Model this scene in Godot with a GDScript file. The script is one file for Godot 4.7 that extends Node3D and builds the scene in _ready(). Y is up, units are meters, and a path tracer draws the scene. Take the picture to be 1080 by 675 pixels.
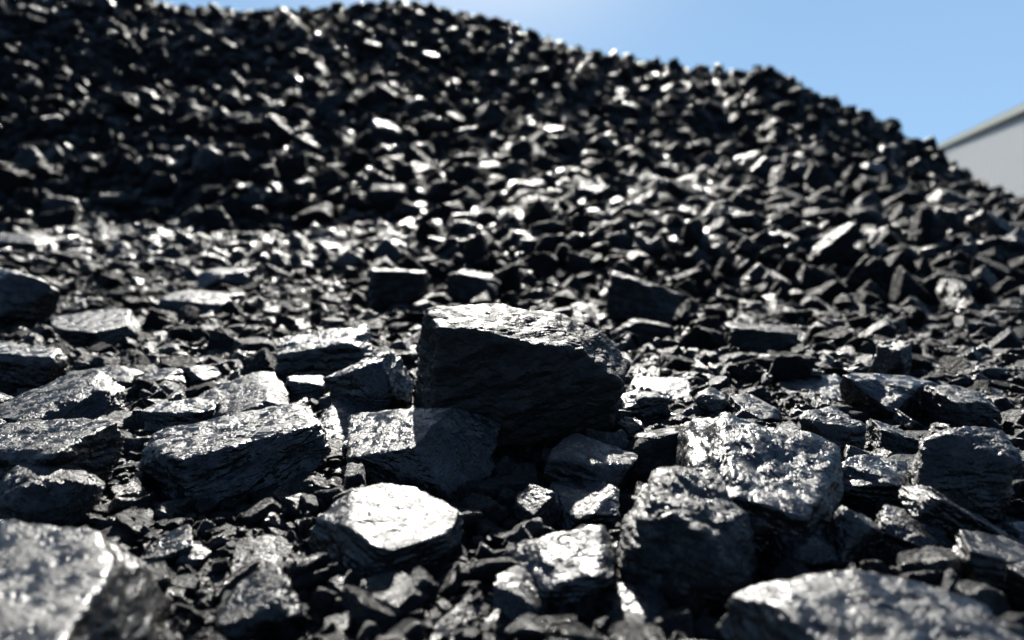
extends Node3D
# A coal yard seen from just above the ground, against the light: broken coal in front, a coal pile behind, a shed beyond.

const CAM := Vector3(0, 0.34, 0)
const PITCH := -9.0
const FPX := 800.0            # focal length in photograph pixels (1080 wide)
const FOCUS := 0.98
const SUN_UP := 28.5
const SUN_TURN := 2.6         # degrees to the left of straight ahead

# sides of the biggest block: left, top, broken shoulder, right, two front faces, back, underside
const BLOCK := [[Vector3(-0.98, 0.05, 0.18), 0.80], [Vector3(0.17, 0.98, 0.08), 0.70], [Vector3(0.46, 0.88, 0.10), 0.72], [Vector3(0.83, 0.54, 0.14), 0.79], [Vector3(0.97, -0.22, 0.12), 0.86],
	[Vector3(-0.24, 0.10, 0.965), 0.70], [Vector3(0.44, -0.26, 0.86), 0.70], [Vector3(0.55, 0.38, 0.74), 0.83], [Vector3(0.1, 0.1, -0.99), 0.8], [Vector3(0, -1, 0), 0.8],
	[Vector3(-0.5, 0.4, -0.75), 0.98], [Vector3(0.40, -0.80, 0.45), 0.80]]

# a ridged lump: lit side, dark side, front, ends
const PEAK := [[Vector3(-0.52, 0.83, 0.20), 0.50], [Vector3(0.78, 0.36, 0.51), 0.50], [Vector3(-0.30, 0.02, 0.95), 0.74], [Vector3(0.2, 0.3, -0.93), 0.8], [Vector3(-0.95, -0.2, 0.1), 0.86], [Vector3(0, -1, 0), 0.8],
	[Vector3(0.9, -0.3, -0.2), 0.9], [Vector3(0.1, 0.7, -0.7), 0.80]]
# a broad lump whose upper side leans towards the viewer
const PLATE := [[Vector3(0.06, 0.98, 0.16), 0.52], [Vector3(-0.62, 0.76, 0.20), 0.74], [Vector3(0.66, 0.62, 0.40), 0.80], [Vector3(-0.92, 0.1, 0.2), 0.88], [Vector3(0.95, 0.0, 0.2), 0.9], [Vector3(-0.1, -0.1, 0.98), 0.82],
	[Vector3(0.3, -0.4, 0.85), 0.84], [Vector3(0.1, 0.5, -0.85), 0.80], [Vector3(0, -1, 0), 0.7], [Vector3(-0.7, -0.2, 0.65), 0.92]]
# a flat-topped slab with an uneven outline
const SLAB := [[Vector3(0.05, 0.99, 0.05), 0.62], [Vector3(-0.95, 0.1, 0.25), 0.85], [Vector3(0.93, 0.12, -0.30), 0.82], [Vector3(0.12, -0.1, 0.98), 0.86], [Vector3(-0.10, 0.2, -0.97), 0.84], [Vector3(0, -1, 0), 0.7],
	[Vector3(0.72, 0.1, 0.66), 0.98], [Vector3(-0.65, 0.15, -0.72), 1.0], [Vector3(0.5, 0.55, -0.65), 0.98],
	[Vector3(-0.70, 0.0, 0.70), 0.99], [Vector3(-0.55, 0.80, -0.2), 0.86]]

var cam_xf: Transform3D
var n_low: FastNoiseLite
var n_mid: FastNoiseLite
var n_cell: FastNoiseLite
var n_fine: FastNoiseLite
var n_ground: FastNoiseLite
var topo := {}
var M := {}
var ridge: Array[Vector3] = []
var names := {}
var tex_height: ImageTexture
var tex_tone: ImageTexture
var tex_rough: ImageTexture

func _ready() -> void:
	# ---- camera, sky, sun, exposure
	var cam := Camera3D.new()
	cam.name = "camera"
	add_child(cam)
	cam.position = CAM
	cam.rotation_degrees = Vector3(PITCH, 0, 0)
	var lens := CameraAttributesPhysical.new()
	lens.frustum_focal_length = 28.45
	lens.exposure_aperture = 3.2
	lens.frustum_focus_distance = FOCUS
	lens.frustum_near = 0.02
	lens.frustum_far = 600.0
	cam.attributes = lens
	cam.fov = rad_to_deg(2.0 * atan(337.5 / FPX))
	cam.near = 0.02
	cam.far = 600.0
	cam_xf = cam.transform
	var env := Environment.new()
	env.background_mode = Environment.BG_SKY
	var sky := Sky.new()
	var sm := ProceduralSkyMaterial.new()
	sm.sky_top_color = Color(0.17, 0.30, 0.56)
	sm.sky_horizon_color = Color(0.66, 0.83, 1.0)
	sm.sky_curve = 0.75
	sm.ground_horizon_color = Color(0.30, 0.31, 0.33)
	sm.ground_bottom_color = Color(0.16, 0.16, 0.17)
	sm.sun_angle_max = 34.0
	sm.sun_curve = 0.34
	sky.sky_material = sm
	env.sky = sky
	env.tonemap_mode = Environment.TONE_MAPPER_LINEAR
	env.tonemap_exposure = 2.8
	env.background_energy_multiplier = 0.355
	env.sdfgi_enabled = true
	env.ssao_enabled = true
	env.ssil_enabled = true
	var we := WorldEnvironment.new()
	we.name = "world_environment"
	we.environment = env
	add_child(we)
	var sun := DirectionalLight3D.new()
	sun.name = "sun"
	sun.light_energy = 1.6
	sun.light_color = Color(1.0, 0.985, 0.955)
	sun.light_angular_distance = 0.5
	sun.shadow_enabled = true
	add_child(sun)
	sun.rotation_degrees = Vector3(-SUN_UP, 180.0 + SUN_TURN, 0)

	make_noises()
	make_materials()
	# ---- the large structure
	make_ridge()
	make_ground()
	make_pile()
	make_warehouse()
	# ---- the coal
	make_hand_lumps()
	make_scattered_lumps()
	make_gravel()

# ------------------------------------------------------------------ helpers

func numbered(called: String) -> String:
	var n: int = names.get(called, 0)
	names[called] = n + 1
	return called if n == 0 else "%s_%03d" % [called, n]

func tag(o: Node, label: String, category := "", group := "", kind := "") -> void:
	o.set_meta("label", label)
	if category != "": o.set_meta("category", category)
	if group != "": o.set_meta("group", group)
	if kind != "": o.set_meta("kind", kind)

func ray(px: float, py: float) -> Vector3:
	return cam_xf.basis * Vector3((px - 540.0) / FPX, (337.5 - py) / FPX, -1.0)

func project(p: Vector3) -> Vector3:      # photograph pixel and depth
	var q := cam_xf.affine_inverse() * p
	var d := maxf(-q.z, 0.01)
	return Vector3(540.0 + q.x / d * FPX, 337.5 - q.y / d * FPX, d)

func on_ground(px: float, py: float) -> Vector3:
	var r := ray(px, py)
	var t := 0.3
	while t < 30.0:
		var p := CAM + r * t
		if p.y <= surface(p.x, p.z):
			return p
		t *= 1.012
	return CAM + r * 30.0

func noise(kind: int, seed_: int, octaves: int, fractal := FastNoiseLite.FRACTAL_FBM) -> FastNoiseLite:
	var n := FastNoiseLite.new()
	n.noise_type = kind
	n.seed = seed_
	n.frequency = 1.0
	n.fractal_type = fractal if octaves > 1 else FastNoiseLite.FRACTAL_NONE
	n.fractal_octaves = octaves
	return n

func make_noises() -> void:
	n_low = noise(FastNoiseLite.TYPE_SIMPLEX_SMOOTH, 11, 2)
	n_mid = noise(FastNoiseLite.TYPE_SIMPLEX_SMOOTH, 23, 3)
	n_fine = noise(FastNoiseLite.TYPE_SIMPLEX_SMOOTH, 37, 3)
	n_cell = noise(FastNoiseLite.TYPE_CELLULAR, 41, 1)
	n_cell.cellular_return_type = FastNoiseLite.RETURN_DISTANCE
	n_ground = noise(FastNoiseLite.TYPE_SIMPLEX_SMOOTH, 53, 4)

# ------------------------------------------------------------------ materials

func seamless(kind: int, seed_: int, freq: float, octaves: int, fractal: int, side: int, ret := 0) -> PackedByteArray:
	var n := noise(kind, seed_, octaves, fractal)
	n.frequency = freq
	n.cellular_return_type = ret
	var im := n.get_seamless_image(side, side)
	im.convert(Image.FORMAT_L8)
	return im.get_data()

func make_materials() -> void:
	var s := 1024
	var a := seamless(FastNoiseLite.TYPE_SIMPLEX_SMOOTH, 3, 0.006, 5, FastNoiseLite.FRACTAL_FBM, s)
	var b := seamless(FastNoiseLite.TYPE_SIMPLEX_SMOOTH, 5, 0.022, 4, FastNoiseLite.FRACTAL_RIDGED, s)
	var c := seamless(FastNoiseLite.TYPE_CELLULAR, 7, 0.035, 3, FastNoiseLite.FRACTAL_FBM, s, FastNoiseLite.RETURN_DISTANCE)
	var d := seamless(FastNoiseLite.TYPE_SIMPLEX, 9, 0.14, 3, FastNoiseLite.FRACTAL_FBM, s)
	var hh := PackedByteArray()
	hh.resize(s * s)
	var tone := PackedByteArray()
	tone.resize(s * s * 3)
	var rg := PackedByteArray()
	rg.resize(s * s)
	for i in s * s:
		var fa := a[i] / 255.0
		var fb := b[i] / 255.0
		var fc := c[i] / 255.0
		var fd := d[i] / 255.0
		var t := fa * 7.0                                  # flaked steps
		var step := (floorf(t) + smoothstep(0.72, 1.0, t - floorf(t))) / 7.0
		var grain := smoothstep(0.40, 0.62, a[(i + s * 300 + 417) % (s * s)] / 255.0)     # granular patches beside glassy ones
		hh[i] = int(clampf(0.1 + step * 0.60 + (fc * 0.42 - fb * 0.24 + fd * 0.22) * (0.12 + 0.88 * grain), 0.0, 1.0) * 255.0)
		var dust := smoothstep(0.52, 0.78, fa * 0.5 + fd * 0.5)
		var v := 0.55 + 0.5 * fd + 0.45 * dust             # tone multiplies the coal colour
		v = clampf(v * 0.62, 0.0, 1.0)
		tone[i * 3] = int(v * 255.0)
		tone[i * 3 + 1] = int(v * 252.0)
		tone[i * 3 + 2] = int(v * 247.0)
		rg[i] = int(clampf(0.50 + 0.26 * grain + 0.55 * (fa - 0.5) + 0.75 * (fd - 0.5) + 0.18 * dust, 0.25, 1.0) * 255.0)
	tex_height = ImageTexture.create_from_image(Image.create_from_data(s, s, false, Image.FORMAT_L8, hh))
	tex_tone = ImageTexture.create_from_image(Image.create_from_data(s, s, false, Image.FORMAT_RGB8, tone))
	tex_rough = ImageTexture.create_from_image(Image.create_from_data(s, s, false, Image.FORMAT_L8, rg))
	# big lumps are built in metres, copies in units of their own radius
	M.gloss = coal("glossy coal", 0.022, 0.46, 0.46, 5.0, 0.55)
	M.dull = coal("dull coal", 0.026, 0.60, 0.42, 5.0, 0.6)
	M.dusty = coal("dusty coal", 0.036, 0.66, 0.42, 5.0, 0.6)
	M.rough = coal("pitted coal", 0.032, 0.60, 0.44, 6.5, 1.3)
	M.matte = coal("matte coal", 0.036, 0.95, 0.30, 5.0, 0.8)
	M.satin = coal("satin coal", 0.032, 0.56, 0.50, 5.0, 0.40)
	M.brown = coal("brownish coal", 0.062, 0.95, 0.30, 5.0, 0.6)
	M.brown.albedo_color = Color(0.046, 0.042, 0.037).linear_to_srgb()
	M.gloss_pile = coal("glossy coal on the pile", 0.022, 0.62, 0.32, 0.45, 4.0)
	M.dull_pile = coal("dull coal on the pile", 0.026, 0.95, 0.20, 0.45, 4.0)
	M.dusty_pile = coal("dusty coal on the pile", 0.034, 1.0, 0.18, 0.45, 4.0)
	M.gloss_copy = coal("glossy coal pieces", 0.022, 0.44, 0.44, 0.45, 2.0)
	M.dull_copy = coal("dull coal pieces", 0.026, 0.56, 0.38, 0.45, 2.0)
	M.dusty_copy = coal("dusty coal pieces", 0.036, 0.70, 0.38, 0.45, 2.0)
	M.ground = coal("coal dust", 0.022, 0.95, 0.35, 3.0, 1.0)
	M.ground.uv1_world_triplanar = true
	M.wall = plain("painted sheet metal", Color(0.70, 0.70, 0.69), 0.5)
	M.fascia = plain("olive gutter paint", Color(0.37, 0.39, 0.34), 0.5)
	M.trim = plain("pale trim paint", Color(0.78, 0.79, 0.78), 0.5)
	M.roof = plain("roof sheet", Color(0.45, 0.47, 0.47), 0.5)

func coal(called: String, albedo: float, rough: float, spec: float, scale_: float, relief: float) -> StandardMaterial3D:
	var m := StandardMaterial3D.new()
	m.resource_name = called
	m.albedo_color = Color(albedo, albedo * 0.985, albedo * 0.97).linear_to_srgb()
	m.albedo_texture = tex_tone
	m.roughness = rough
	m.roughness_texture = tex_rough
	m.roughness_texture_channel = BaseMaterial3D.TEXTURE_CHANNEL_RED
	m.metallic_specular = spec
	m.heightmap_enabled = true
	m.heightmap_texture = tex_height
	m.heightmap_scale = relief
	m.uv1_triplanar = true
	m.uv1_scale = Vector3.ONE * scale_
	m.vertex_color_use_as_albedo = true
	return m

func plain(called: String, c: Color, rough: float) -> StandardMaterial3D:
	var m := StandardMaterial3D.new()
	m.resource_name = called
	m.albedo_color = c
	m.roughness = rough
	return m

# ------------------------------------------------------------------ terrain

func make_ridge() -> void:
	# the skyline of the pile: photograph pixel and distance ahead
	var sky_line := [[-420, -40, 13.0], [-150, -45, 13.0], [60, -25, 13.2], [190, 4, 13.5], [300, 8, 13.8], [420, 4, 14.0], [510, 16, 14.0], [600, 50, 13.6],
		[680, 65, 13.3], [745, 73, 13.0], [800, 74, 12.6], [850, 98, 12.2], [900, 118, 11.8], [945, 141, 11.4], [974, 166, 11.0], [984, 226, 10.4]]
	var flat_dir := []
	for e in sky_line:
		var r := ray(e[0], e[1] + 10.0)
		ridge.append(CAM + r * (0.80 * float(e[2]) / -r.z))

func base_height(x: float, z: float) -> float:
	var d := -z
	var rise := 0.10 * smoothstep(1.3, 4.2, d) * smoothstep(0.6, -1.2, x) + 0.06 * smoothstep(1.6, 4.5, d) * smoothstep(-0.4, 0.8, x)
	rise += 0.03 * smoothstep(2.4, 6.0, d) * smoothstep(-0.7, 0.2, x) * smoothstep(8.0, 5.0, x) * (1.0 - smoothstep(8.0, 14.0, d))
	return rise * (1.0 - smoothstep(18.0, 40.0, d)) + 0.012 * n_ground.get_noise_2d(x * 2.0, z * 2.0) * smoothstep(60.0, 20.0, d)

func pile_height(x: float, z: float) -> float:
	var best := -5.0
	for k in ridge.size() - 1:
		var p := ridge[k]
		var q := ridge[k + 1]
		var ab := Vector2(q.x - p.x, q.z - p.z)
		var t := clampf((Vector2(x - p.x, z - p.z)).dot(ab) / ab.length_squared(), 0.0, 1.0)
		var dx := x - p.x - ab.x * t
		var d := Vector2(dx * (2.3 if dx > 0.0 else 1.0), z - p.z - ab.y * t).length()
		var h := lerpf(p.y, q.y, t) - 0.50 * (sqrt(d * d + 0.25) - 0.5) + 0.10 * maxf(0.0, d - 3.6)
		best = maxf(best, h)
	return best + 0.13 * n_ground.get_noise_2d(x * 0.35 + 7.0, z * 0.35) + 0.22 * n_ground.get_noise_2d(x * 0.8 + 31.0, z * 0.5) * smoothstep(0.9, 0.1, absf(best))

func surface(x: float, z: float) -> float:
	return slope_height(x, z) if z < -1.9 else base_height(x, z)

# the pile runs out into the yard in a gentle curve, most of all towards the shed
func slope_height(x: float, z: float) -> float:
	var p := pile_height(x, z)
	var b := base_height(x, z)
	var k := lerpf(0.12, 0.75, smoothstep(-1.4, 0.4, x)) * smoothstep(1.9, 3.4, -z) * (1.0 - 0.9 * smoothstep(2.8, 4.2, x) * smoothstep(4.5, 6.0, -z))
	return 0.5 * (p + b + sqrt((p - b) * (p - b) + k * k)) - 0.02 * smoothstep(0.0, 0.3, k)

func sheet(xs: PackedFloat32Array, zs: PackedFloat32Array, f: Callable) -> ArrayMesh:
	var v := PackedVector3Array()
	var idx := PackedInt32Array()
	var nx := xs.size()
	for z in zs:
		for x in xs:
			v.append(Vector3(x, f.call(x, z), z))
	for j in zs.size() - 1:
		for i in nx - 1:
			var o := j * nx + i
			idx.append_array([o, o + nx, o + 1, o + 1, o + nx, o + nx + 1])
	return mesh_of(v, idx)

func mesh_of(v: PackedVector3Array, idx: PackedInt32Array) -> ArrayMesh:
	var nrm := PackedVector3Array()
	nrm.resize(v.size())
	for t in range(0, idx.size(), 3):
		var i := idx[t]
		var j := idx[t + 1]
		var k := idx[t + 2]
		var n := (v[k] - v[i]).cross(v[j] - v[i])
		nrm[i] += n
		nrm[j] += n
		nrm[k] += n
	for i in nrm.size():
		nrm[i] = nrm[i].normalized()
	var arr := []
	arr.resize(Mesh.ARRAY_MAX)
	arr[Mesh.ARRAY_VERTEX] = v
	arr[Mesh.ARRAY_NORMAL] = nrm
	arr[Mesh.ARRAY_INDEX] = idx
	var m := ArrayMesh.new()
	m.add_surface_from_arrays(Mesh.PRIMITIVE_TRIANGLES, arr)
	return m

func steps(a: float, b: float, n: int, power: float) -> PackedFloat32Array:
	var out := PackedFloat32Array()
	for i in n + 1:
		var u := float(i) / n
		out.append(a + (b - a) * pow(u, power))
	return out

func make_ground() -> void:
	var right := steps(0.0, 300.0, 90, 3.2)
	var xs := PackedFloat32Array()
	for i in range(right.size() - 1, 0, -1):
		xs.append(-right[i])
	xs.append_array(right)
	var back := steps(0.0, 40.0, 20, 2.5)
	var front := steps(0.0, 400.0, 130, 3.0)
	var zs := PackedFloat32Array()
	for i in range(front.size() - 1, -1, -1):
		zs.append(-front[i])
	for i in range(1, back.size()):
		zs.append(back[i])
	var o := MeshInstance3D.new()
	o.name = "ground"
	o.mesh = sheet(xs, zs, base_height)
	o.mesh.surface_set_material(0, M.ground)
	tag(o, "black ground of trodden coal dust", "", "", "structure")
	add_child(o)

func make_pile() -> void:
	var xs := steps(-19.0, 12.0, 170, 1.0)
	var zs := steps(-27.0, -1.9, 150, 1.0)
	var o := MeshInstance3D.new()
	o.name = "coal_hill"
	o.mesh = sheet(xs, zs, func(x: float, z: float) -> float: return slope_height(x, z) if slope_height(x, z) > base_height(x, z) + 0.004 else base_height(x, z) - 0.06)
	o.mesh.surface_set_material(0, M.ground)
	tag(o, "sloping body of the tall coal pile", "", "", "structure")
	add_child(o)

# ------------------------------------------------------------------ the shed

func box_part(parent: Node3D, called: String, size: Vector3, at: Vector3, m: Material) -> void:
	var b := BoxMesh.new()
	b.size = size
	b.material = m
	var o := MeshInstance3D.new()
	o.name = called
	o.mesh = b
	o.position = at
	parent.add_child(o, true)

func make_warehouse() -> void:
	var top_y := 5.2
	var near := CAM + ray(1080, 121) * 1.0
	var far := CAM + ray(1000, 155) * 1.0
	near = CAM + (near - CAM) * ((top_y - CAM.y) / (near - CAM).y)
	far = CAM + (far - CAM) * ((top_y - CAM.y) / (far - CAM).y)
	var along := (far - near)
	along.y = 0.0
	along = along.normalized()
	var root := Node3D.new()
	root.name = "warehouse"
	tag(root, "pale grey sheet metal shed with an olive eaves gutter behind the coal pile", "warehouse")
	add_child(root)
	root.position = Vector3(near.x, 0.0, near.z) - along * 11.0
	root.rotation.y = atan2(-along.z, along.x)          # local x runs along the wall, local z towards the inside or out
	var out_sign := 1.0
	# outward is the side that faces the camera
	var to_cam := root.transform.affine_inverse() * CAM
	out_sign = signf(to_cam.z)
	var length := 48.0
	var width := 14.0
	# corrugated wall panels, each 1.5 m wide
	var panel := corrugated(1.5, top_y + 1.0)
	panel.surface_set_material(0, M.wall)
	var count := int(length / 1.5)
	for i in count:
		var o := MeshInstance3D.new()
		o.name = "wall_panel"
		o.mesh = panel
		o.position = Vector3(i * 1.5 + 0.75, -0.8, 0.0)
		o.scale.z = out_sign
		root.add_child(o, true)
		box_part(root, "cover_strip", Vector3(0.09, top_y + 0.6, 0.03), Vector3(i * 1.5 + 1.5, (top_y + 0.6) / 2.0 - 0.7, out_sign * 0.08), M.roof)
	box_part(root, "inner_wall", Vector3(length, top_y, 0.2), Vector3(length / 2, top_y / 2 - 0.3, -out_sign * 0.14), M.wall)
	box_part(root, "back_wall", Vector3(length, top_y, 0.2), Vector3(length / 2, top_y / 2 - 0.3, -out_sign * width), M.wall)
	for x in [0.1, length - 0.1]:
		box_part(root, "end_wall", Vector3(0.2, top_y, width - 0.4), Vector3(x, top_y / 2 - 0.3, -out_sign * width / 2), M.wall)
	# eaves: soffit, gutter and the roof slopes
	box_part(root, "soffit", Vector3(length + 0.6, 0.04, 0.42), Vector3(length / 2, top_y - 0.02, out_sign * 0.18), M.fascia)
	box_part(root, "gutter", Vector3(length + 0.6, 0.36, 0.14), Vector3(length / 2, top_y + 0.21, out_sign * 0.42), M.fascia)
	box_part(root, "gutter_lip", Vector3(length + 0.6, 0.04, 0.17), Vector3(length / 2, top_y + 0.412, out_sign * 0.43), M.fascia)
	for s in [0.0, 1.0]:
		var o := MeshInstance3D.new()
		o.name = "roof_slope"
		var b := BoxMesh.new()
		b.size = Vector3(length + 0.6, 0.08, width / 2 + 0.55)
		b.material = M.roof
		o.mesh = b
		o.position = Vector3(length / 2, top_y + 0.70, -out_sign * (width * (0.25 if s == 0.0 else 0.75)))
		o.rotation.x = out_sign * (0.1 if s == 0.0 else -0.1)
		root.add_child(o, true)

func corrugated(width: float, height: float) -> ArrayMesh:
	var v := PackedVector3Array()
	var idx := PackedInt32Array()
	var prof := []
	var n := 2
	for k in n:
		var x := -width / 2 + width * k / n
		var w := width / n
		prof.append_array([Vector2(x, 0), Vector2(x + w * 0.45, 0), Vector2(x + w * 0.55, 0.09), Vector2(x + w * 0.9, 0.09)])
	prof.append(Vector2(width / 2, 0))
	for k in prof.size() - 1:
		var a: Vector2 = prof[k]
		var b: Vector2 = prof[k + 1]
		var o := v.size()
		v.append_array([Vector3(a.x, 0, a.y), Vector3(b.x, 0, b.y), Vector3(a.x, height, a.y), Vector3(b.x, height, b.y)])
		idx.append_array([o, o + 2, o + 1, o + 1, o + 2, o + 3])
	return mesh_of(v, idx)

# ------------------------------------------------------------------ coal shapes

func sphere_of(n: int) -> Dictionary:
	if topo.has(n):
		return topo[n]
	var dirs := PackedVector3Array()
	var idx := PackedInt32Array()
	var seen := {}
	var faces := [[Vector3.RIGHT, Vector3.UP, Vector3.BACK], [Vector3.LEFT, Vector3.UP, Vector3.FORWARD], [Vector3.UP, Vector3.BACK, Vector3.RIGHT],
		[Vector3.DOWN, Vector3.BACK, Vector3.LEFT], [Vector3.BACK, Vector3.UP, Vector3.LEFT], [Vector3.FORWARD, Vector3.UP, Vector3.RIGHT]]
	for f in faces:
		var w: Vector3 = f[0]
		var u: Vector3 = f[1]
		var r: Vector3 = f[2]
		var at := PackedInt32Array()
		for j in n + 1:
			for i in n + 1:
				var p := w + u * tan((2.0 * j / n - 1.0) * PI / 4) + r * tan((2.0 * i / n - 1.0) * PI / 4)
				var key := Vector3i((p * 20000.0).round())
				if not seen.has(key):
					seen[key] = dirs.size()
					dirs.append(p.normalized())
				at.append(seen[key])
		var flip := (r.cross(u)).dot(w) < 0.0
		for j in n:
			for i in n:
				var o := j * (n + 1) + i
				var q := [at[o], at[o + 1], at[o + n + 2], at[o + n + 1]]
				if flip:
					idx.append_array([q[0], q[1], q[2], q[0], q[2], q[3]])
				else:
					idx.append_array([q[0], q[2], q[1], q[0], q[3], q[2]])
	topo[n] = {"dirs": dirs, "idx": idx}
	return topo[n]

# planes that bound a lump: six rough sides and a few broken corners
func planes_of(seed_: int, cuts: int, jitter: float) -> Array:
	var rng := RandomNumberGenerator.new()
	rng.seed = seed_ * 7919 + 13
	var out := []
	for n in [Vector3.RIGHT, Vector3.LEFT, Vector3.UP, Vector3.DOWN, Vector3.BACK, Vector3.FORWARD]:
		var m: Vector3 = (n + Vector3(rng.randf_range(-1, 1), rng.randf_range(-1, 1), rng.randf_range(-1, 1)) * jitter).normalized()
		out.append([m, rng.randf_range(0.66, 0.84)])
	for i in cuts:
		var m := Vector3(rng.randfn(), rng.randfn(), rng.randfn()).normalized()
		out.append([m, rng.randf_range(0.78, 1.0)])
	return out

func lump_points(n: int, planes: Array, ext: Vector3, seed_: int, sharp: float, flake: float, pits: float) -> PackedVector3Array:
	var dirs: PackedVector3Array = sphere_of(n).dirs
	var out := PackedVector3Array()
	out.resize(dirs.size())
	var nn := PackedVector3Array()
	for p in planes:
		nn.append(p[0] / p[1])
	var rng := RandomNumberGenerator.new()
	rng.seed = seed_ * 31 + 5
	var off := Vector3(rng.randf(), rng.randf(), rng.randf()) * 90.0
	var axis := Vector3(rng.randf_range(-0.3, 0.3), 1.0, rng.randf_range(-0.3, 0.3)).normalized()
	var s := (ext.x + ext.y + ext.z) / 3.0
	var rel := ext / s
	for i in dirs.size():
		var d := dirs[i]
		var acc := 0.0
		for p in nn:
			var t := p.dot(d)
			if t > 0.3:
				acc += pow(t, sharp)
		var r := pow(acc, -1.0 / sharp)
		var q := d * r * rel
		var at := q + off
		r *= 1.0 + 0.07 * n_low.get_noise_3dv(at * 1.1)
		var lay := at + axis * (axis.dot(q) * 2.6)
		var t := (n_mid.get_noise_3dv(lay * 1.15) + 1.0) * 4.5
		var f := t - floorf(t)
		r += flake * ((floorf(t) + smoothstep(0.76, 1.0, f)) / 4.5 - 1.0)
		if pits > 0.0:
			r += pits * (n_cell.get_noise_3dv(at * 5.5) + 0.45)
		r += 0.018 * n_fine.get_noise_3dv(at * 5.0 + axis * (axis.dot(q) * 6.0))
		if n > 30:
			r += 0.009 * (absf(n_fine.get_noise_3dv(at * 15.0)) - 0.2)
		out[i] = d * r * ext
	return out

func lump_mesh(n: int, planes: Array, ext: Vector3, seed_: int, sharp: float, flake: float, pits: float, m: Material) -> ArrayMesh:
	var mesh := mesh_of(lump_points(n, planes, ext, seed_, sharp, flake, pits), sphere_of(n).idx)
	mesh.surface_set_material(0, m)
	return mesh

# ------------------------------------------------------------------ the lumps that can be told apart in front

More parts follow.
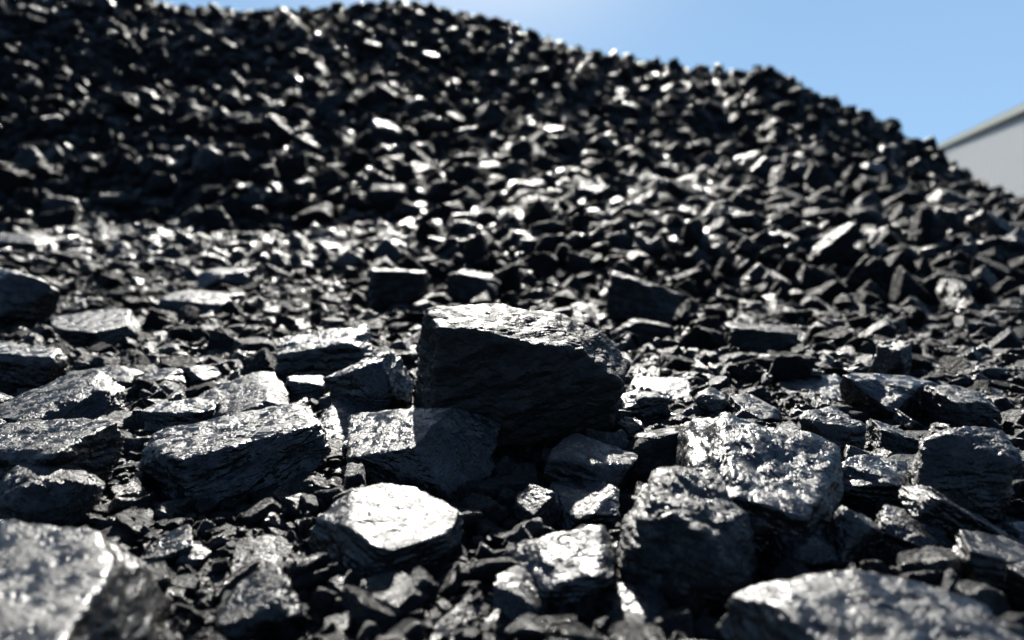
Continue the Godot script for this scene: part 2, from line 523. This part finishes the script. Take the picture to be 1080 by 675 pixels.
func lumps() -> Array:
	# box in the photograph, depth over width, turn, tilt towards the viewer, roll, look, seed, label
	return [
		{"b": [436, 321, 662, 486], "d": 0.70, "y": 0, "t": 2, "r": 0, "m": "brown", "s": 1, "n": 96, "f": 0.06, "planes": BLOCK, "k": 44, "l": "biggest block of coal, standing alone with a flat bright top and dark front"},
		{"b": [290, 343, 396, 408], "d": 0.75, "y": 14, "t": 3, "r": 5, "m": "gloss", "s": 2, "l": "squared coal block with flat glinting top beside the biggest block"},
		{"b": [343, 372, 437, 452], "d": 0.92, "y": -25, "t": 4, "r": 22, "m": "gloss", "s": 3, "l": "black hunched coal lump leaning against the biggest block"},
		{"b": [212, 394, 305, 456], "d": 1.16, "y": 30, "t": 10, "r": 8, "m": "dusty", "s": 4, "l": "wedge of coal with a smooth flat grey top"},
		{"b": [298, 396, 350, 432], "d": 0.93, "y": 5, "t": 2, "r": 0, "m": "gloss", "s": 5, "l": "small flat coal piece under the squared glinting block"},
		{"b": [148, 428, 345, 538], "d": 0.8, "y": 24, "t": 2, "r": 8, "m": "gloss", "s": 6, "n": 72, "f": 0.12, "l": "long coal slab with flaking lit top and smooth dark front"},
		{"b": [312, 418, 425, 480], "d": 1.14, "y": -20, "t": 7, "r": -8, "m": "gloss", "s": 7, "f": 0.09, "l": "flaky ridged coal piece wedged behind the long slab"},
		{"b": [366, 430, 526, 524], "d": 0.9, "y": 0, "t": 0, "r": 0, "m": "gloss", "s": 8, "n": 72, "f": 0.045, "planes": PEAK, "l": "peaked coal lump with one lit face and one dark face under the biggest block"},
		{"b": [326, 512, 490, 628], "d": 1.1, "y": 30, "t": 4, "r": -4, "m": "satin", "s": 9, "n": 72, "planes": SLAB, "f": 0.05, "k": 60, "l": "coal lump with the whitest, fully sunlit flat top"},
		{"b": [574, 458, 672, 540], "d": 1.12, "y": -24, "t": 10, "r": -14, "m": "dull", "s": 10, "l": "blue-black coal lump lying in the shadow of the biggest block"},
		{"b": [578, 504, 654, 568], "d": 1.2, "y": 12, "t": 9, "r": 6, "m": "satin", "s": 11, "f": 0.09, "l": "small sunlit scaly coal piece at the edge of the big block's shadow"},
		{"b": [543, 512, 592, 570], "d": 1.00, "y": 40, "t": 7, "r": 10, "m": "rough", "s": 12, "l": "small upright knobbly coal piece in the dark gap"},
		{"b": [638, 486, 808, 664], "d": 1.09, "y": -16, "t": 4, "r": -8, "m": "rough", "s": 13, "n": 80, "p": 0.05, "c": 26, "k": 9, "f": 0.08, "l": "big dome-shaped coal lump with pitted top and black shaded front"},
		{"b": [728, 442, 896, 566], "d": 1.2, "y": -14, "t": 5, "r": -5, "m": "satin", "s": 14, "n": 80, "f": 0.08, "p": 0.03, "planes": PLATE, "at": Vector3(0.270, 0.02, -0.785), "e": Vector3(0.084, 0.10, 0.120), "k": 50, "l": "large pale rough-topped coal lump behind the dome-shaped lump"},
		{"b": [650, 443, 800, 512], "d": 0.45, "y": 6, "t": -9, "r": 4, "m": "matte", "s": 15, "f": 0.015, "l": "thin smooth coal slab standing on edge behind the pale lump"},
		{"b": [843, 429, 914, 496], "d": 1.03, "y": 20, "t": 12, "r": 2, "m": "dusty", "s": 16, "l": "cube-like coal piece with grey top and black front"},
		{"b": [876, 480, 962, 548], "d": 1.03, "y": -20, "t": 6, "r": -6, "m": "gloss", "s": 17, "f": 0.09, "l": "splintered coal piece between the cube-like piece and the broad block"},
		{"b": [956, 451, 1078, 560], "d": 0.83, "y": -12, "t": 2, "r": -3, "m": "dull", "s": 18, "n": 64, "l": "broad black coal block with only a thin sunlit top edge"},
		{"b": [886, 394, 990, 452], "d": 0.70, "y": 32, "t": -1, "r": -8, "m": "gloss", "s": 19, "f": 0.02, "l": "dark smooth-faced coal wedge behind the cube-like piece"},
		{"b": [913, 357, 962, 418], "d": 1.29, "y": 20, "t": 15, "r": 0, "m": "dusty", "s": 20, "l": "upright coal piece with a bright round sunlit face"},
		{"b": [764, 340, 842, 378], "d": 0.70, "y": -8, "t": -7, "r": 0, "m": "matte", "s": 21, "l": "low oblong coal block with black front on the small coal"},
		{"b": [816, 588, 1060, 690], "d": 0.95, "y": -6, "t": 4, "r": -3, "m": "satin", "s": 22, "n": 72, "planes": SLAB, "f": 0.04, "at": Vector3(0.258, 0.021, -0.495), "e": Vector3(0.100, 0.062, 0.056), "k": 60, "l": "broad grey-topped coal slab overhanging black shade"},
		{"b": [-90, 541, 164, 760], "d": 2.0, "y": -12, "t": 1, "r": -1, "m": "satin", "s": 23, "n": 72, "f": 0.02, "planes": SLAB, "at": Vector3(-0.405, 0.022, -0.48), "e": Vector3(0.155, 0.085, 0.14), "k": 90, "l": "very large pale coal lump with a broad smooth top"},
		{"b": [-30, 391, 132, 462], "d": 0.90, "y": -24, "t": 8, "r": 8, "m": "dull", "s": 24, "n": 64, "f": 0.09, "l": "striated coal lump with fine sloping layers"},
		{"b": [-40, 442, 130, 552], "d": 0.83, "y": -10, "t": 7, "r": -2, "m": "dull", "s": 25, "n": 64, "f": 0.08, "l": "coal block below the striated lump, its end face black"},
		{"b": [-40, 480, 112, 580], "d": 1.03, "y": -20, "t": 6, "r": -14, "m": "rough", "s": 26, "n": 64, "p": 0.05, "c": 20, "k": 12, "l": "knobbly glinting coal lump behind the very large pale lump"},
		{"b": [-40, 360, 72, 420], "d": 0.70, "y": 4, "t": 0, "r": -4, "m": "gloss", "s": 27, "f": 0.02, "l": "black coal block behind the striated lump"},
		{"b": [-40, 282, 62, 352], "d": 0.80, "y": -20, "t": -1, "r": -16, "m": "dull", "s": 28, "l": "tall black coal lump with a sloping side at the edge of the small coal"},
		{"b": [54, 326, 152, 376], "d": 1.12, "y": 16, "t": 10, "r": -6, "m": "dull", "s": 29, "f": 0.015, "l": "smooth dark flat coal slab lying on the small coal"},
		{"b": [66, 386, 152, 422], "d": 0.75, "y": 10, "t": 3, "r": -2, "m": "dull", "s": 30, "f": 0.03, "l": "thin coal slab between the striated lump and the small coal"},
		{"b": [150, 420, 228, 474], "d": 0.93, "y": 10, "t": 2, "r": 0, "m": "gloss", "s": 31, "c": 18, "l": "round black coal lump beside the smooth-topped wedge"},
		{"b": [196, 412, 240, 446], "d": 1.22, "y": 10, "t": 9, "r": 14, "m": "dusty", "s": 32, "l": "small bright chip of coal against the smooth-topped wedge"},
		{"b": [140, 388, 196, 420], "d": 0.96, "y": 30, "t": 3, "r": 8, "m": "gloss", "s": 33, "l": "low dark coal wedge beyond the round black lump"},
		{"b": [190, 385, 236, 414], "d": 1.13, "y": -30, "t": 7, "r": -24, "m": "dusty", "s": 34, "l": "slanted coal chip with a bright edge beyond the smooth-topped wedge"},
		{"b": [526, 554, 650, 650], "d": 1.1, "y": 12, "t": 5, "r": 12, "m": "satin", "s": 35, "n": 64, "f": 0.09, "planes": PLATE, "l": "coal lump with light rough top and dark green-black front"},
		{"b": [458, 634, 534, 690], "d": 1.29, "y": -24, "t": 11, "r": -22, "m": "dusty", "s": 36, "l": "bright oblong coal piece in front of the white-topped lump"},
		{"b": [628, 612, 706, 672], "d": 1.09, "y": 0, "t": 6, "r": 6, "m": "dull", "s": 37, "l": "peaked small coal piece at the foot of the dome-shaped lump"},
		{"b": [856, 534, 936, 606], "d": 0.70, "y": 26, "t": -1, "r": -18, "m": "gloss", "s": 38, "f": 0.02, "l": "pointed coal piece with smooth black face behind the grey-topped slab"},
		{"b": [922, 534, 1008, 604], "d": 1.03, "y": -30, "t": 7, "r": -14, "m": "dull", "s": 39, "l": "rounded grey coal piece beside the pointed black-faced piece"},
		{"b": [798, 556, 886, 616], "d": 1.00, "y": 20, "t": 7, "r": -8, "m": "dull", "s": 40, "l": "flat grey coal piece against the dome-shaped lump"},
		{"b": [948, 514, 1064, 590], "d": 0.66, "y": -20, "t": 3, "r": -24, "m": "gloss", "s": 41, "f": 0.08, "l": "slanting splintered coal slab under the broad black block"},
		{"b": [1000, 560, 1110, 632], "d": 1.00, "y": -14, "t": 7, "r": -14, "m": "dull", "s": 42, "l": "coal lump with bluish flank beyond the grey-topped slab"},
		{"b": [1040, 550, 1120, 590], "d": 1.00, "y": 0, "t": 7, "r": 8, "m": "dusty", "s": 43, "l": "light coal lump beside the slanting splintered slab"},
		{"b": [168, 306, 258, 340], "d": 0.86, "y": 10, "t": 3, "r": -4, "m": "dull", "s": 44, "l": "dark oval coal lump half sunk in the small coal"},
		{"b": [386, 283, 452, 326], "d": 0.83, "y": 8, "t": -7, "r": 2, "m": "matte", "s": 45, "l": "dark house-shaped coal lump behind the biggest block"},
		{"b": [640, 286, 720, 346], "d": 0.70, "y": -22, "t": -7, "r": -14, "m": "matte", "s": 46, "l": "tall dark coal wedge at the foot of the pile"},
		{"b": [640, 336, 712, 368], "d": 0.89, "y": 10, "t": -7, "r": -4, "m": "matte", "s": 47, "l": "low coal lump with thin bright rim behind the biggest block"},
		{"b": [818, 405, 892, 432], "d": 1.13, "y": -12, "t": 7, "r": 6, "m": "gloss", "s": 48, "f": 0.08, "l": "flat flaky coal piece beside the dark smooth-faced wedge"},
		{"b": [730, 409, 768, 446], "d": 1.26, "y": -28, "t": 10, "r": -8, "m": "dusty", "s": 49, "l": "small grooved coal piece on end behind the pale lump"},
		{"b": [764, 416, 826, 452], "d": 1.19, "y": 16, "t": 8, "r": -12, "m": "dusty", "s": 50, "l": "wedge-shaped grey coal piece behind the pale lump"},
		{"b": [972, 406, 1056, 462], "d": 1.06, "y": 10, "t": 8, "r": -4, "m": "rough", "s": 51, "p": 0.05, "l": "crumbly coal lump behind the broad black block"},
		{"b": [660, 398, 734, 428], "d": 0.94, "y": -8, "t": 5, "r": 6, "m": "gloss", "s": 52, "f": 0.07, "l": "flat coal flake with bright upper edge beside the biggest block"},
		{"b": [652, 412, 706, 446], "d": 0.89, "y": 10, "t": 3, "r": -4, "m": "gloss", "s": 53, "l": "black coal piece with a bright ledge beside the biggest block"},
		{"b": [645, 440, 680, 470], "d": 1.16, "y": 30, "t": 7, "r": 6, "m": "dusty", "s": 54, "l": "small light coal piece at the corner of the biggest block"},
		{"b": [912, 442, 974, 486], "d": 0.97, "y": -14, "t": 6, "r": -12, "m": "rough", "s": 55, "p": 0.05, "l": "rough black coal piece beside the cube-like piece"},
		{"b": [940, 432, 984, 462], "d": 0.70, "y": 36, "t": 1, "r": -30, "m": "gloss", "s": 56, "l": "shiny tilted coal chip above the rough black piece"},
		{"b": [244, 566, 312, 616], "d": 1.19, "y": 12, "t": 8, "r": -4, "m": "rough", "s": 57, "l": "pebbly-topped coal piece beside the white-topped lump"},
		{"b": [226, 600, 322, 690], "d": 1.09, "y": 24, "t": 9, "r": 16, "m": "dull", "s": 58, "l": "dark layered coal lump in front of the pebbly-topped piece"},
		{"b": [146, 556, 204, 602], "d": 1.03, "y": 20, "t": 7, "r": 14, "m": "gloss", "s": 59, "l": "small leaning coal piece against the very large pale lump"},
		{"b": [118, 648, 206, 700], "d": 1.06, "y": 10, "t": 8, "r": 6, "m": "dusty", "s": 60, "l": "light coal piece at the foot of the very large pale lump"},
		{"b": [186, 572, 222, 602], "d": 1.16, "y": 0, "t": 7, "r": -6, "m": "dusty", "s": 61, "l": "small bright angular coal chip between the leaning piece and the pebbly piece"},
		{"b": [400, 430, 452, 470], "d": 1.09, "y": 30, "t": 9, "r": 18, "m": "gloss", "s": 62, "f": 0.08, "l": "flaky coal sliver on top of the peaked lump"},
		{"b": [520, 600, 590, 662], "d": 1.03, "y": -18, "t": 7, "r": -18, "m": "dull", "s": 63, "l": "dark coal piece at the foot of the light rough-topped lump"},
		{"b": [470, 288, 528, 322], "d": 0.89, "y": 0, "t": -7, "r": -12, "m": "matte", "s": 64, "l": "coal lump with a lit shoulder beyond the biggest block"},
		{"b": [-20, 246, 62, 276], "d": 1.00, "y": 0, "t": 7, "r": -8, "m": "dusty", "s": 65, "l": "long bright-topped coal lump at the foot of the pile"},
		{"b": [208, 282, 270, 310], "d": 1.03, "y": 10, "t": 7, "r": 2, "m": "dusty", "s": 66, "l": "light flat-topped coal lump at the edge of the small coal"},
		{"b": [1060, 590, 1130, 660], "d": 0.94, "y": 10, "t": 5, "r": 8, "m": "dull", "s": 67, "l": "dark coal lump past the end of the grey-topped slab"},
	]

var hand_boxes := []

func make_hand_lumps() -> void:
	for e in lumps():
		var box: Array = e.b
		var w: float = box[2] - box[0]
		var cx: float = (box[0] + box[2]) / 2.0
		var placed: bool = e.has("at")
		var foot := on_ground(cx, box[3] + e.get("low", 0.0))
		var fd := project(foot).z
		var half := w / FPX * fd * 0.5
		var ext := Vector3(half, (box[3] - box[1]) / FPX * fd * 0.5, half * float(e.d)) * 1.25
		var turn := Basis.from_euler(Vector3(deg_to_rad(e.t), 0, deg_to_rad(e.r))) * Basis(Vector3.UP, deg_to_rad(e.y))
		var planes := planes_of(e.s, e.get("c", 11), 0.24)
		if e.has("planes"):
			planes = e.planes
		var fl: float = e.get("f", 0.07)
		var pt: float = e.get("p", 0.02)
		var at := foot + Vector3(0, ext.y, -ext.z)
		if placed:
			at = e.at
			ext = e.e
		for k in (0 if placed else 5):
			var pts := lump_points(10, planes, ext, e.s, 22.0, fl, pt)
			var lo := Vector2(1e9, 1e9)
			var hi := -lo
			var near := 1e9
			for p in pts:
				var q := project(turn * p + at)
				lo = lo.min(Vector2(q.x, q.y))
				hi = hi.max(Vector2(q.x, q.y))
				near = minf(near, q.z)
			ext.x *= clampf(w / (hi.x - lo.x), 0.7, 1.4)
			ext.y = clampf(ext.y * clampf((box[3] - box[1]) / (hi.y - lo.y), 0.6, 1.5), ext.x * 0.16, ext.x * 3.0)
			ext.z = ext.x * float(e.d)
			var mid := (lo + hi) / 2.0
			var dep := project(at).z
			at += cam_xf.basis * Vector3((cx - mid.x) / FPX * dep, (mid.y - (box[1] + box[3]) / 2.0) / FPX * dep, 0)
			at += Vector3(0, 0, 1) * (near - fd)
		var o := MeshInstance3D.new()
		o.name = numbered("coal_lump")
		o.mesh = lump_mesh(e.get("n", 44), planes, ext, e.s, e.get("k", 30.0), fl, pt, M[e.m])
		o.transform = Transform3D(turn, at)
		tag(o, e.l, "coal lump")
		add_child(o)
		hand_boxes.append([box[0], box[1], box[2], box[3], fd, at, (ext.x + ext.z) * 0.5])

# ------------------------------------------------------------------ the rest of the coal

var protos := []

func make_protos() -> void:
	var mats := [M.gloss_pile, M.dull_pile, M.dull_pile, M.dull_pile, M.dusty_pile, M.dull_pile]
	for i in 14:
		var rng := RandomNumberGenerator.new()
		rng.seed = 900 + i
		var ext := Vector3(rng.randf_range(0.95, 1.25), rng.randf_range(0.72, 1.0), rng.randf_range(0.8, 1.05))
		protos.append(lump_mesh(14, planes_of(200 + i, 8, 0.34), ext, 300 + i, 34.0, 0.05, 0.02, mats[i % 6]))

func lump_basis(rng: RandomNumberGenerator, r: float, tilt: float) -> Basis:
	var b := Basis.from_euler(Vector3(rng.randfn() * tilt, 0, rng.randfn() * tilt)) * Basis(Vector3.UP, rng.randf() * TAU)
	return b.scaled_local(Vector3(r * rng.randf_range(0.85, 1.15), r * rng.randf_range(0.8, 1.1), r * rng.randf_range(0.85, 1.15)))

func inside_hand(p: Vector3, margin: float) -> bool:
	for h in hand_boxes:
		var at: Vector3 = h[5]
		if Vector2(p.x - at.x, p.z - at.z).length() < h[6] * 0.8 + margin:
			return true
	return false

func make_scattered_lumps() -> void:
	make_protos()
	var rng := RandomNumberGenerator.new()
	rng.seed = 4711
	var found := []           # position, radius, where
	var cells := {}
	var tries := 26000
	for i in tries:
		var x: float
		var z: float
		var r: float
		var where := 0
		if i < 20000:
			z = -rng.randf_range(2.3, 12.5)
			x = rng.randf_range(-0.78, 0.80) * -z * 1.05 - 0.2
			r = 0.15 - 0.118 * pow(float(i) / 20000.0, 0.33) * rng.randf_range(0.85, 1.08)
		else:
			z = -rng.randf_range(1.25, 4.6)
			x = rng.randf_range(-0.8, 0.8) * -z
			r = 0.05 - 0.035 * pow((i - 20000) / 6000.0, 0.5)
		var ph := pile_height(x, z)
		var bh := base_height(x, z)
		var on_pile := ph > bh - 0.02 or (x > -0.4 and -z > 2.45 - 0.1 * x)
		if i < 20000 and not on_pile:
			if x > -0.4 or -z < 2.8 or rng.randf() > 0.10:       # lumps that have rolled off the foot of the pile
				continue
			r = minf(r, 0.10)
		if i >= 20000 and (on_pile or rng.randf() > 0.45):
			continue
		if ph < bh - 0.02 and r > 0.05:
			r *= lerpf(0.6 if x > 1.0 else 0.45, 1.0, smoothstep(2.4, 4.6, -z))
		var p := Vector3(x, surface(x, z), z)
		if inside_hand(p, r * 0.9):
			continue
		var c := Vector2i(floori(x / 0.4), floori(z / 0.4))
		var clash := false
		for dx in [-1, 0, 1]:
			for dz in [-1, 0, 1]:
				for k in cells.get(c + Vector2i(dx, dz), []):
					if Vector2(found[k].p.x - x, found[k].p.z - z).length() < (found[k].r + r) * (0.80 if on_pile else 0.95):
						clash = true
						break
				if clash: break
			if clash: break
		if clash:
			continue
		if not cells.has(c):
			cells[c] = []
		cells[c].append(found.size())
		var q := p + Vector3(0, r * rng.randf_range(0.15, 0.45), 0)
		found.append({"p": q, "r": r, "pile": on_pile, "b": lump_basis(rng, r, 0.75 if on_pile else 0.4), "k": rng.randi() % protos.size(), "tone": rng.randf_range(0.7, 1.45)})
	# which show largest: a coarse picture of what covers what, nearest first
	var gw := 270
	var gh := 169
	var grid := PackedByteArray()
	grid.resize(gw * gh)
	for h in hand_boxes:
		stamp(grid, gw, gh, (h[0] + h[2]) / 2.0, (h[1] + h[3]) / 2.0, (h[2] - h[0]) / 2.0, (h[3] - h[1]) / 2.0)
	for e in found:
		e["d"] = project(e.p).z
	found.sort_custom(func(a, b): return a.d < b.d)
	for e in found:
		var q := project(e.p)
		var rr: float = e.r / q.z * FPX
		e["seen"] = stamp(grid, gw, gh, q.x, q.y, rr, rr * 0.8)
	found.sort_custom(func(a, b): return a.seen > b.seen)
	var single := 300 - hand_boxes.size()
	var rest := []
	for k in protos.size():
		rest.append([])
	for i in found.size():
		var e: Dictionary = found[i]
		if i < single:
			var o := MeshInstance3D.new()
			o.name = numbered("coal_lump")
			o.mesh = protos[e.k]
			o.transform = Transform3D(e.b, e.p)
			var look: String = {"glossy coal on the pile": "shiny black", "dull coal on the pile": "dull black", "dusty coal on the pile": "dusty grey"}[protos[e.k].surface_get_material(0).resource_name]
			var at: Vector3 = e.p
			var side := "towards the shed" if at.x > 0.12 * -at.z else "away from the shed" if at.x < -0.22 * -at.z else "behind the biggest block"
			if e.pile:
				var level := "at the foot of the pile" if at.y < 0.6 else "low on the pile slope" if at.y < 1.5 else "halfway up the pile slope" if at.y < 2.7 else "high on the pile near its crest"
				tag(o, "%s coal lump %s, %s" % [look, level, side], "coal lump", "larger coal lumps on the pile")
			else:
				var spot := "close to the pile" if at.z < -2.6 else "just past the front lumps"
				tag(o, "%s loose coal lump %s, %s" % [look, spot, side], "coal lump", "loose coal lumps on the small coal")
			add_child(o)
		else:
			rest[e.k].append([Transform3D(e.b, e.p), e.tone])
	spread("coal_rubble", "smaller lumps of coal covering the pile", protos, rest)
	print("lumps ", found.size())

func stamp(grid: PackedByteArray, gw: int, gh: int, cx: float, cy: float, rx: float, ry: float) -> int:
	var n := 0
	for j in range(maxi(0, int((cy - ry) / 4.0)), mini(gh - 1, int((cy + ry) / 4.0)) + 1):
		for i in range(maxi(0, int((cx - rx) / 4.0)), mini(gw - 1, int((cx + rx) / 4.0)) + 1):
			var u := (i * 4.0 + 2.0 - cx) / rx
			var v := (j * 4.0 + 2.0 - cy) / ry
			if u * u + v * v < 1.0 and grid[j * gw + i] == 0:
				grid[j * gw + i] = 1
				n += 1
	return n

func spread(called: String, label: String, meshes: Array, sets: Array) -> void:
	var root := Node3D.new()
	root.name = called
	tag(root, label, "coal", "", "stuff")
	add_child(root)
	for k in meshes.size():
		if sets[k].is_empty():
			continue
		var mm := MultiMesh.new()
		mm.transform_format = MultiMesh.TRANSFORM_3D
		mm.use_colors = true
		mm.mesh = meshes[k]
		mm.instance_count = sets[k].size()
		for i in sets[k].size():
			mm.set_instance_transform(i, sets[k][i][0])
			var t: float = sets[k][i][1]
			mm.set_instance_color(i, Color(t * (0.98 + 0.05 * (i % 3)), t, t * (1.02 - 0.05 * (i % 3))))
		var o := MultiMeshInstance3D.new()
		o.name = "loose_coal"
		o.multimesh = mm
		o.set_meta("kind", "stuff")
		root.add_child(o, true)

func make_gravel() -> void:
	var meshes := []
	var mats := [M.gloss_copy, M.dull_copy, M.dull_copy, M.dusty_copy]
	for i in 12:
		var rng0 := RandomNumberGenerator.new()
		rng0.seed = 1500 + i
		var ext := Vector3(rng0.randf_range(0.9, 1.4), rng0.randf_range(0.4, 0.8), rng0.randf_range(0.7, 1.1))
		meshes.append(lump_mesh(7, planes_of(500 + i, 7, 0.35), ext, 600 + i, 40.0, 0.05, 0.0, mats[i % 4]))
	var near := []
	var far := []
	for k in meshes.size():
		near.append([])
		far.append([])
	var rng := RandomNumberGenerator.new()
	rng.seed = 99
	# chips among the lumps in front, then the small coal before the pile, then what lies between the lumps of the pile
	var zones := [[0.36, 1.7, 20000, 0.0025, 0.010, 0.010], [0.36, 1.7, 6500, 0.008, 0.030, 0.012], [1.4, 5.4, 56000, 0.006, 0.016, 0.01], [1.4, 5.2, 9000, 0.012, 0.030, 0.006], [3.0, 12.0, 50000, 0.016, 0.07, 0.025]]
	for zi in zones.size():
		var a: Array = zones[zi]
		for i in int(a[2]):
			var z := -sqrt(lerpf(a[0] * a[0], a[1] * a[1], rng.randf()))
			var x := rng.randf_range(-0.78, 0.78) * -z + rng.randf_range(-0.08, 0.08)
			var r := lerpf(a[3], a[4], pow(rng.randf(), 2.8))
			if r > 0.009 and inside_hand(Vector3(x, 0, z), r):
				continue
			var y := surface(x, z) + r * 0.2 + rng.randf() * rng.randf() * float(a[5])
			var e := [Transform3D(lump_basis(rng, r, 0.5), Vector3(x, y, z)), rng.randf_range(0.6, 1.6)]
			(far if zi == 4 else near)[rng.randi() % meshes.size()].append(e)
	spread("small_coal", "small broken coal and chips strewn over the yard", meshes, near)
	spread("pile_coal", "small coal filling the gaps between the lumps of the pile", meshes, far)
